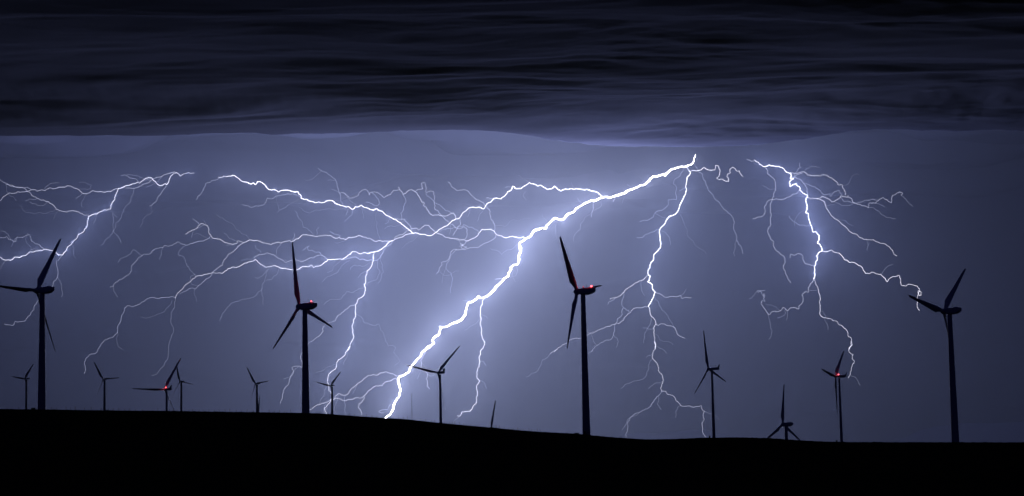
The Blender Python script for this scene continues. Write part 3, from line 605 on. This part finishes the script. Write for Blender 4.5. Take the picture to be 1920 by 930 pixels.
TWIGS = {'A': 14, 'B': 26, 'C': 24, 'E': 10, 'F': 14}
STROKE_TINT = {'A': (0.58, 0.63, 1.0), 'B': (0.68, 0.71, 1.0), 'C': (0.78, 0.79, 1.0), 'E': (0.64, 0.69, 1.0), 'F': (0.58, 0.63, 1.0)}
LIGHT_GAIN = {'A': 2.6, 'B': 2.1, 'C': 1.45, 'E': 2.1, 'F': 4.0}
for key in BOLT_PATHS: build_bolt(key)

# ------------------------------------------------------------------ wind turbines (built facing -x, rotor plane y-z)
def box_section(cx, hw, z0, z1, r, n=4):
    """rounded rectangle in the plane x = cx"""
    r = min(r, hw * 0.98, (z1 - z0) * 0.49); pts = []
    for (sy, sz, a0) in ((1, 1, 0), (-1, 1, 90), (-1, -1, 180), (1, -1, 270)):
        cy_, cz_ = sy * (hw - r), (z1 - r if sz > 0 else z0 + r)
        for i in range(n + 1):
            a = R(a0 + 90 * i / n)
            pts.append((cx, cy_ + r * math.cos(a), cz_ + r * math.sin(a)))
    return pts

def lathe_x(profile, n=20):
    return ring_loft([[(x, r * math.cos(2 * math.pi * j / n), r * math.sin(2 * math.pi * j / n)) for j in range(n)] for x, r in profile])

def mesh_data(name, v, f, mat, smooth=True):
    me = bpy.data.meshes.new(name); me.from_pydata([tuple(p) for p in v], [], f); me.materials.append(mat)
    if smooth: me.polygons.foreach_set('use_smooth', [True] * len(me.polygons))
    me.update(); return me

OVERHANG = 4.0
def nacelle_mesh(kind):
    if kind == 1:      # deep rounded housing, belly rising to the tail
        s = [(-2.6, 1.5, -1.5, 1.5, 1.2), (-1.9, 1.75, -1.9, 1.8, 1.0), (0.0, 1.9, -2.2, 1.95, 0.8), (3.2, 1.9, -2.25, 1.9, 0.8), (5.4, 1.85, -1.9, 1.85, 0.7),
             (7.4, 1.6, -1.0, 1.75, 0.6), (8.1, 1.35, -0.4, 1.6, 0.5), (8.3, 1.0, 0.0, 1.3, 0.4)]
    else:              # long low housing
        s = [(-2.4, 1.0, -1.0, 1.0, 0.8), (-1.6, 1.3, -1.25, 1.2, 0.6), (1.0, 1.4, -1.4, 1.3, 0.5), (5.0, 1.4, -1.4, 1.3, 0.5), (7.6, 1.3, -1.3, 1.3, 0.45), (8.0, 1.15, -1.1, 1.2, 0.4)]
    v, f = ring_loft([box_section(*a) for a in s])
    return mesh_data('nacelle', v, f, MAT['shell'])

def spinner_mesh(kind):
    q = 1.0 if kind == 1 else 0.72
    prof = [(-6.4, 0.05), (-6.3, 0.5), (-6.0, 0.95), (-5.5, 1.4), (-4.8, 1.75), (-4.0, 1.95), (-3.2, 1.95), (-2.7, 1.7)]
    v, f = lathe_x([(x if kind == 1 else -2.5 + (x + 2.5) * 0.85, r * q) for x, r in prof])
    return mesh_data('spinner', v, f, MAT['shell'])

def blade_mesh(kind):
    """blade along +z from the hub centre, chord turned from the rotor plane"""
    rings = []; n = 14
    q = {1: 1.0, 2: 1.2, 3: 0.95}[kind]
    for t in (0.03, 0.05, 0.08, 0.11, 0.15, 0.19, 0.24, 0.32, 0.42, 0.54, 0.66, 0.78, 0.88, 0.95, 0.985, 1.0):
        chord = np.interp(t, [0.03, 0.06, 0.11, 0.19, 0.30, 0.5, 0.75, 0.93, 0.985, 1.0], [2.0, 2.0, 2.7, 4.1, 3.8, 2.9, 2.1, 1.45, 0.9, 0.15]) * q
        thick = np.interp(t, [0.03, 0.08, 0.15, 0.25, 0.5, 1.0], [1.0, 0.9, 0.5, 0.32, 0.24, 0.16])
        twist = -R(np.interp(t, [0, 0.15, 0.4, 1.0], [60, 58, 55, 52]))
        ax = np.interp(t, [0.03, 0.08, 0.19], [0.5, 0.48, 0.32])
        ring = []
        for j in range(n):
            a = 2 * math.pi * j / n
            cx = (0.5 + 0.5 * math.cos(a) - ax) * chord
            th = 0.5 * thick * chord * math.sin(a) * (1.0 if t < 0.1 else (0.55 + 0.45 * -math.cos(a)) + 0.15)
            y_, x_ = cx * math.cos(twist) - th * math.sin(twist), cx * math.sin(twist) + th * math.cos(twist)
            ring.append((x_, -y_, t * ROTOR_R))
        rings.append(ring)
    v, f = ring_loft(rings)
    return mesh_data('blade', v, f, MAT['blade'])

def fin_mesh():
    """upright cooler at the tail of the long housing"""
    v, f = [], []
    prof = [(6.6, 1.25), (8.0, 1.25), (8.5, 2.2), (8.75, 4.0), (8.35, 4.0), (8.0, 2.6), (7.4, 1.7)]
    rings = [[(x, y, z) for x, z in prof] for y in (-1.1, 1.1)]
    v, f = ring_loft(rings)
    return mesh_data('cooler_fin', v, f, MAT['shell'], False)

def hood_mesh():
    s = [(3.6, 0.9, 1.7, 1.9, 0.1), (3.9, 1.05, 1.7, 2.35, 0.15), (5.6, 1.05, 1.65, 2.3, 0.15), (6.0, 0.9, 1.6, 1.9, 0.1)]
    v, f = ring_loft([box_section(*a) for a in s])
    return mesh_data('roof_vent', v, f, MAT['shell'])

def mast_mesh(x, z):
    n = 6; v, f = ring_loft([[(x + 0.07 * math.cos(2 * math.pi * j / n), 0.5 + 0.07 * math.sin(2 * math.pi * j / n), zz) for j in range(n)] for zz in (z, z + 2.4)])
    b = len(v)
    v2, f2 = ring_loft([[(x - 0.5, 0.5 + a, z + 2.1 + c) for a, c in ((-.06, -.06), (.06, -.06), (.06, .06), (-.06, .06))], [(x + 0.5, 0.5 + a, z + 2.1 + c) for a, c in ((-.06, -.06), (.06, -.06), (.06, .06), (-.06, .06))]])
    return mesh_data('wind_vane', v + v2, f + [tuple(i + b for i in q) for q in f2], MAT['dark'], False)

def ball(r, squash=1.0):
    prof = [(-r * math.cos(math.pi * i / 8), max(0.01, r * math.sin(math.pi * i / 8))) for i in range(9)]
    v, f = lathe_x(prof, 12)
    return v, f

NAC = {1: nacelle_mesh(1), 2: nacelle_mesh(2), 3: nacelle_mesh(3)}
SPN = {1: spinner_mesh(1), 2: spinner_mesh(2), 3: spinner_mesh(3)}
BLD = {1: blade_mesh(1), 2: blade_mesh(2), 3: blade_mesh(3)}
FIN = fin_mesh(); HOOD = hood_mesh(); MST = {1: mast_mesh(2.2, 1.85), 2: mast_mesh(4.0, 1.25), 3: mast_mesh(4.0, 1.25)}
BEACON = mesh_data('beacon', *ball(0.6), MAT['beacon'])
BEACON_SMALL = mesh_data('beacon', *ball(0.42), MAT['beacon'])
_v, _f = lathe_x([(0.0, 0.45), (0.5, 0.45), (0.55, 0.3)], 10)
BASE_LAMP = mesh_data('lamp_base', [(y, z, x) for x, y, z in _v], [tuple(reversed(q)) for q in _f], MAT['dark'], False)

def child(name, me, parent, loc=(0, 0, 0), rot=(0, 0, 0)):
    o = bpy.data.objects.new(name, me); o.parent = parent
    o.rotation_mode = 'ZYX'                              # own pitch first, then its place in the rotor
    o.location = loc; o.rotation_euler = rot
    col.objects.link(o)
    return o

def make_turbine(t):
    kind = t['kind']; hub = t['pos']; a = t['yaw']
    los = math.atan2(hub.x, hub.y)                       # azimuth of the line of sight
    # rotor axis points left and away from the viewer: (-cos a, sin a) turned by the azimuth
    ax = Vector((-math.cos(a), math.sin(a), 0)); ax.rotate(Euler((0, 0, -los)))
    foot = hub - ax * OVERHANG
    gz = float(terrain(foot.x, foot.y)) - 0.3
    rz = math.atan2(-ax.y, -ax.x)                        # turns local -x onto the axis
    root = empty('wind_turbine', (foot.x, foot.y, gz), rz)
    tag(root, t['label'], 'wind turbine', 'wind turbines on the ridge')
    H = hub.z - gz
    top, bot = (1.45, 2.5) if kind == 1 else ((1.0, 1.85) if kind == 3 else (1.9, 2.6))
    n = 28; zs = [0, 0.06, 0.14, 0.3, 0.5, 0.7, 0.85, 0.93, 1.0]
    rings = []
    for s in zs:
        r = bot + (top - bot) * s
        if kind == 1: r = bot + (top - bot) * (s ** 0.9)
        rings.append([(r * math.cos(2 * math.pi * j / n), r * math.sin(2 * math.pi * j / n), s * (H - 1.9)) for j in range(n)])
    v, f = ring_loft(rings)
    tower = link_mesh('tower', v, f, MAT['tower'], root)
    d = [(-0.5, 0), (0.5, 0), (0.5, 2.2), (-0.5, 2.2)]
    rd = [[(x, -bot - o, 1.2 + z) for x, z in d] for o in (-0.25, 0.08)]
    v, f = ring_loft(rd); link_mesh('door', v, f, MAT['dark'], tower, False)
    nac = child('nacelle', NAC[kind], root, (0, 0, H))
    child('wind_vane', MST[kind], nac)
    if kind == 1: child('roof_vent', HOOD, nac)
    if kind == 3: child('cooler_fin', FIN, nac)
    child('spinner', SPN[kind], root, (0, 0, H))
    # the in-plane axis that shows on screen as +x: local y or -y
    for ph in t['phase']:
        child('blade', BLD[kind], root, (-OVERHANG, 0, H), (-ph, 0, R(t.get('pitch', 0))))
    pxm = F_PX / t['depth']
    for off, state in t.get('beacon', ()):
        xb = off / pxm / max(0.3, math.cos(a)) - OVERHANG
        zt = 1.95 if kind == 1 else 1.25
        xb = min(xb, 7.3)
        b = child('beacon', BEACON_DIM if state != 'on' else BEACON if kind == 3 or len(t['beacon']) > 1 else BEACON_SMALL, root, (xb, -0.9, H + zt + 0.75))
        child('lamp_base', BASE_LAMP, b, (0, 0, -0.75))
        if state == 'on':
            lamp('beacon_light', (xb, -0.9, H + zt + 1.6), root, 260.0 if len(t['beacon']) > 1 else 40.0, (1.0, 0.05, 0.08), 0.3)
    return root

MAT['beacon_dim'] = emitter('red_beacon_dim', (1.0, 0.08, 0.12), 0.9)
BEACON_DIM = mesh_data('beacon', *ball(0.4), MAT['beacon_dim'])
for t in TURBINES: make_turbine(t)

# ------------------------------------------------------------------ small things along the crest
def crest(x_px, r=RIDGE):
    d = px_dir(x_px, np.interp(x_px, [p[0] for p in SKYLINE], [p[1] for p in SKYLINE]))
    a = math.atan2(d.x, d.y)
    p = Vector((r * math.sin(a), r * math.cos(a), 0))
    p.z = float(terrain(p.x, p.y))
    return p

POSTS = [35, 96, 106, 124, 132, 141, 158, 171, 190, 203, 212, 223, 234, 243, 254, 267, 296, 317.6, 326, 354, 361, 373.5, 381, 392, 402, 411, 422, 431, 443, 453, 463, 475,
         505, 515, 524.5, 534, 544.5, 600.5, 620.5, 656, 665, 678, 687, 697.5, 707, 738, 747, 757, 764, 789, 798.5, 809.5, 815, 833, 843, 848, 852.5, 862, 868.6, 872, 882,
         891.6, 930, 936, 945.5, 954, 962.5, 971, 981, 992, 997, 1007.5, 1013]
fence = empty('fence', crest(POSTS[0]))
tag(fence, 'long low fence of thin uneven posts along the hill crest', 'fence')
tops = []
rngp = random.Random(11)
for x in POSTS:
    p = crest(x) - fence.location
    h = rngp.choice([0.8, 1.0, 1.2, 1.3, 1.6, 1.9]) + rngp.uniform(-.1, .1); lean = rngp.uniform(-.07, .07); wd = 0.09
    rings = [[(p.x + sx * wd + lean * zz, p.y + sy * wd, p.z - 0.4 + zz) for sx, sy in ((-1, -1), (1, -1), (1, 1), (-1, 1))] for zz in (0, h + 0.4)]
    v, f = ring_loft(rings)
    link_mesh('post', v, f, MAT['wood'], fence, False)
    tops.append(Vector((p.x + lean * h, p.y, p.z + 0.65)))
v, f = tube(tops, [0.006] * len(tops), 4)
link_mesh('wire', v, f, MAT['galv'], fence, False)

def slim_mast(x_px, top_px):
    p = at(x_px, 786, 1500.0); top = at(x_px - 0.4, top_px, 1500.0)
    p.z = float(terrain(p.x, p.y))
    root = empty('measuring_mast', p)
    tag(root, 'slender measuring mast on the crest right of the main stroke foot', 'mast')
    H = top.z - p.z
    v, f = ring_loft([[((0.30 - 0.16 * s) * math.cos(2 * math.pi * j / 8), (0.30 - 0.16 * s) * math.sin(2 * math.pi * j / 8), s * H) for j in range(8)] for s in (-0.02, 0.5, 1.0)])
    link_mesh('pole', v, f, MAT['galv'], root)
    for s in (0.98, 0.72):
        rings = [[(x, y, s * H + z) for y, z in ((-.05, -.05), (.05, -.05), (.05, .05), (-.05, .05))] for x in (-0.9, 0.9)]
        v, f = ring_loft(rings); link_mesh('boom', v, f, MAT['galv'], root, False)
slim_mast(772.6, 737)

def cabinet(x_px, w, h, d, label, r=RIDGE + 2):
    p = crest(x_px, r)
    root = empty('equipment_cabinet', p, -math.atan2(p.x, p.y))
    tag(root, label, 'cabinet', 'equipment cabinets on the crest')
    s = [[(sx * w / 2, sy * d / 2, z) for sx, sy in ((-1, -1), (1, -1), (1, 1), (-1, 1))] for z in (-0.6, h)]
    v, f = ring_loft(s); link_mesh('housing', v, f, MAT['cabinet'], root, False)
    s = [[(sx * (w / 2 + o), sy * (d / 2 + o), z) for sx, sy in ((-1, -1), (1, -1), (1, 1), (-1, 1))] for z, o in ((h + .003, .15), (h + .12, .15), (h + .28, -w * 0.15))]
    v, f = ring_loft(s); link_mesh('lid', v, f, MAT['cabinet'], root, False)
cabinet(62.4, 2.4, 0.7, 2.0, 'squat equipment cabinet beside the tallest far left tower')
cabinet(1081.5, 2.6, 0.35, 2.0, 'low wide equipment cabinet at the foot of the brightest lit turbine')
cabinet(1330.5, 0.9, 0.9, 1.1, 'narrow cabinet left of the unlit mid sized tower with a tail fin')
cabinet(1568.8, 0.9, 0.7, 1.1, 'narrow cabinet at the foot of the mid sized turbine with a red lamp')

# ------------------------------------------------------------------ rain falling under the far cloud
def rain():
    s, y0, y1, z0, z1 = 14000.0, 9520.0, 15000.0, 24.0, 2300.0
    v = [(x, y, z) for z in (z0, z1) for x, y in ((-s, y0), (s, y0), (s, y1), (-s, y1))]
    f = [(0, 3, 2, 1), (4, 5, 6, 7), (0, 1, 5, 4), (1, 2, 6, 5), (2, 3, 7, 6), (3, 0, 4, 7)]
    m = bpy.data.materials.new('rain_air'); m.use_nodes = True
    nt = m.node_tree; nt.nodes.clear()
    out = nt.nodes.new('ShaderNodeOutputMaterial'); pv = nt.nodes.new('ShaderNodeVolumePrincipled')
    pv.inputs['Color'].default_value = (0.67, 0.75, 0.98, 1)
    pv.inputs['Density'].default_value = HAZE_DENSITY
    pv.inputs['Anisotropy'].default_value = 0.08
    nt.links.new(pv.outputs[0], out.inputs['Volume'])
    o = link_mesh('rain_curtain', v, f, m, None, False)
    tag(o, 'thin curtain of rain under the cloud, lit up by the lightning', 'rain', kind='stuff')
rain()
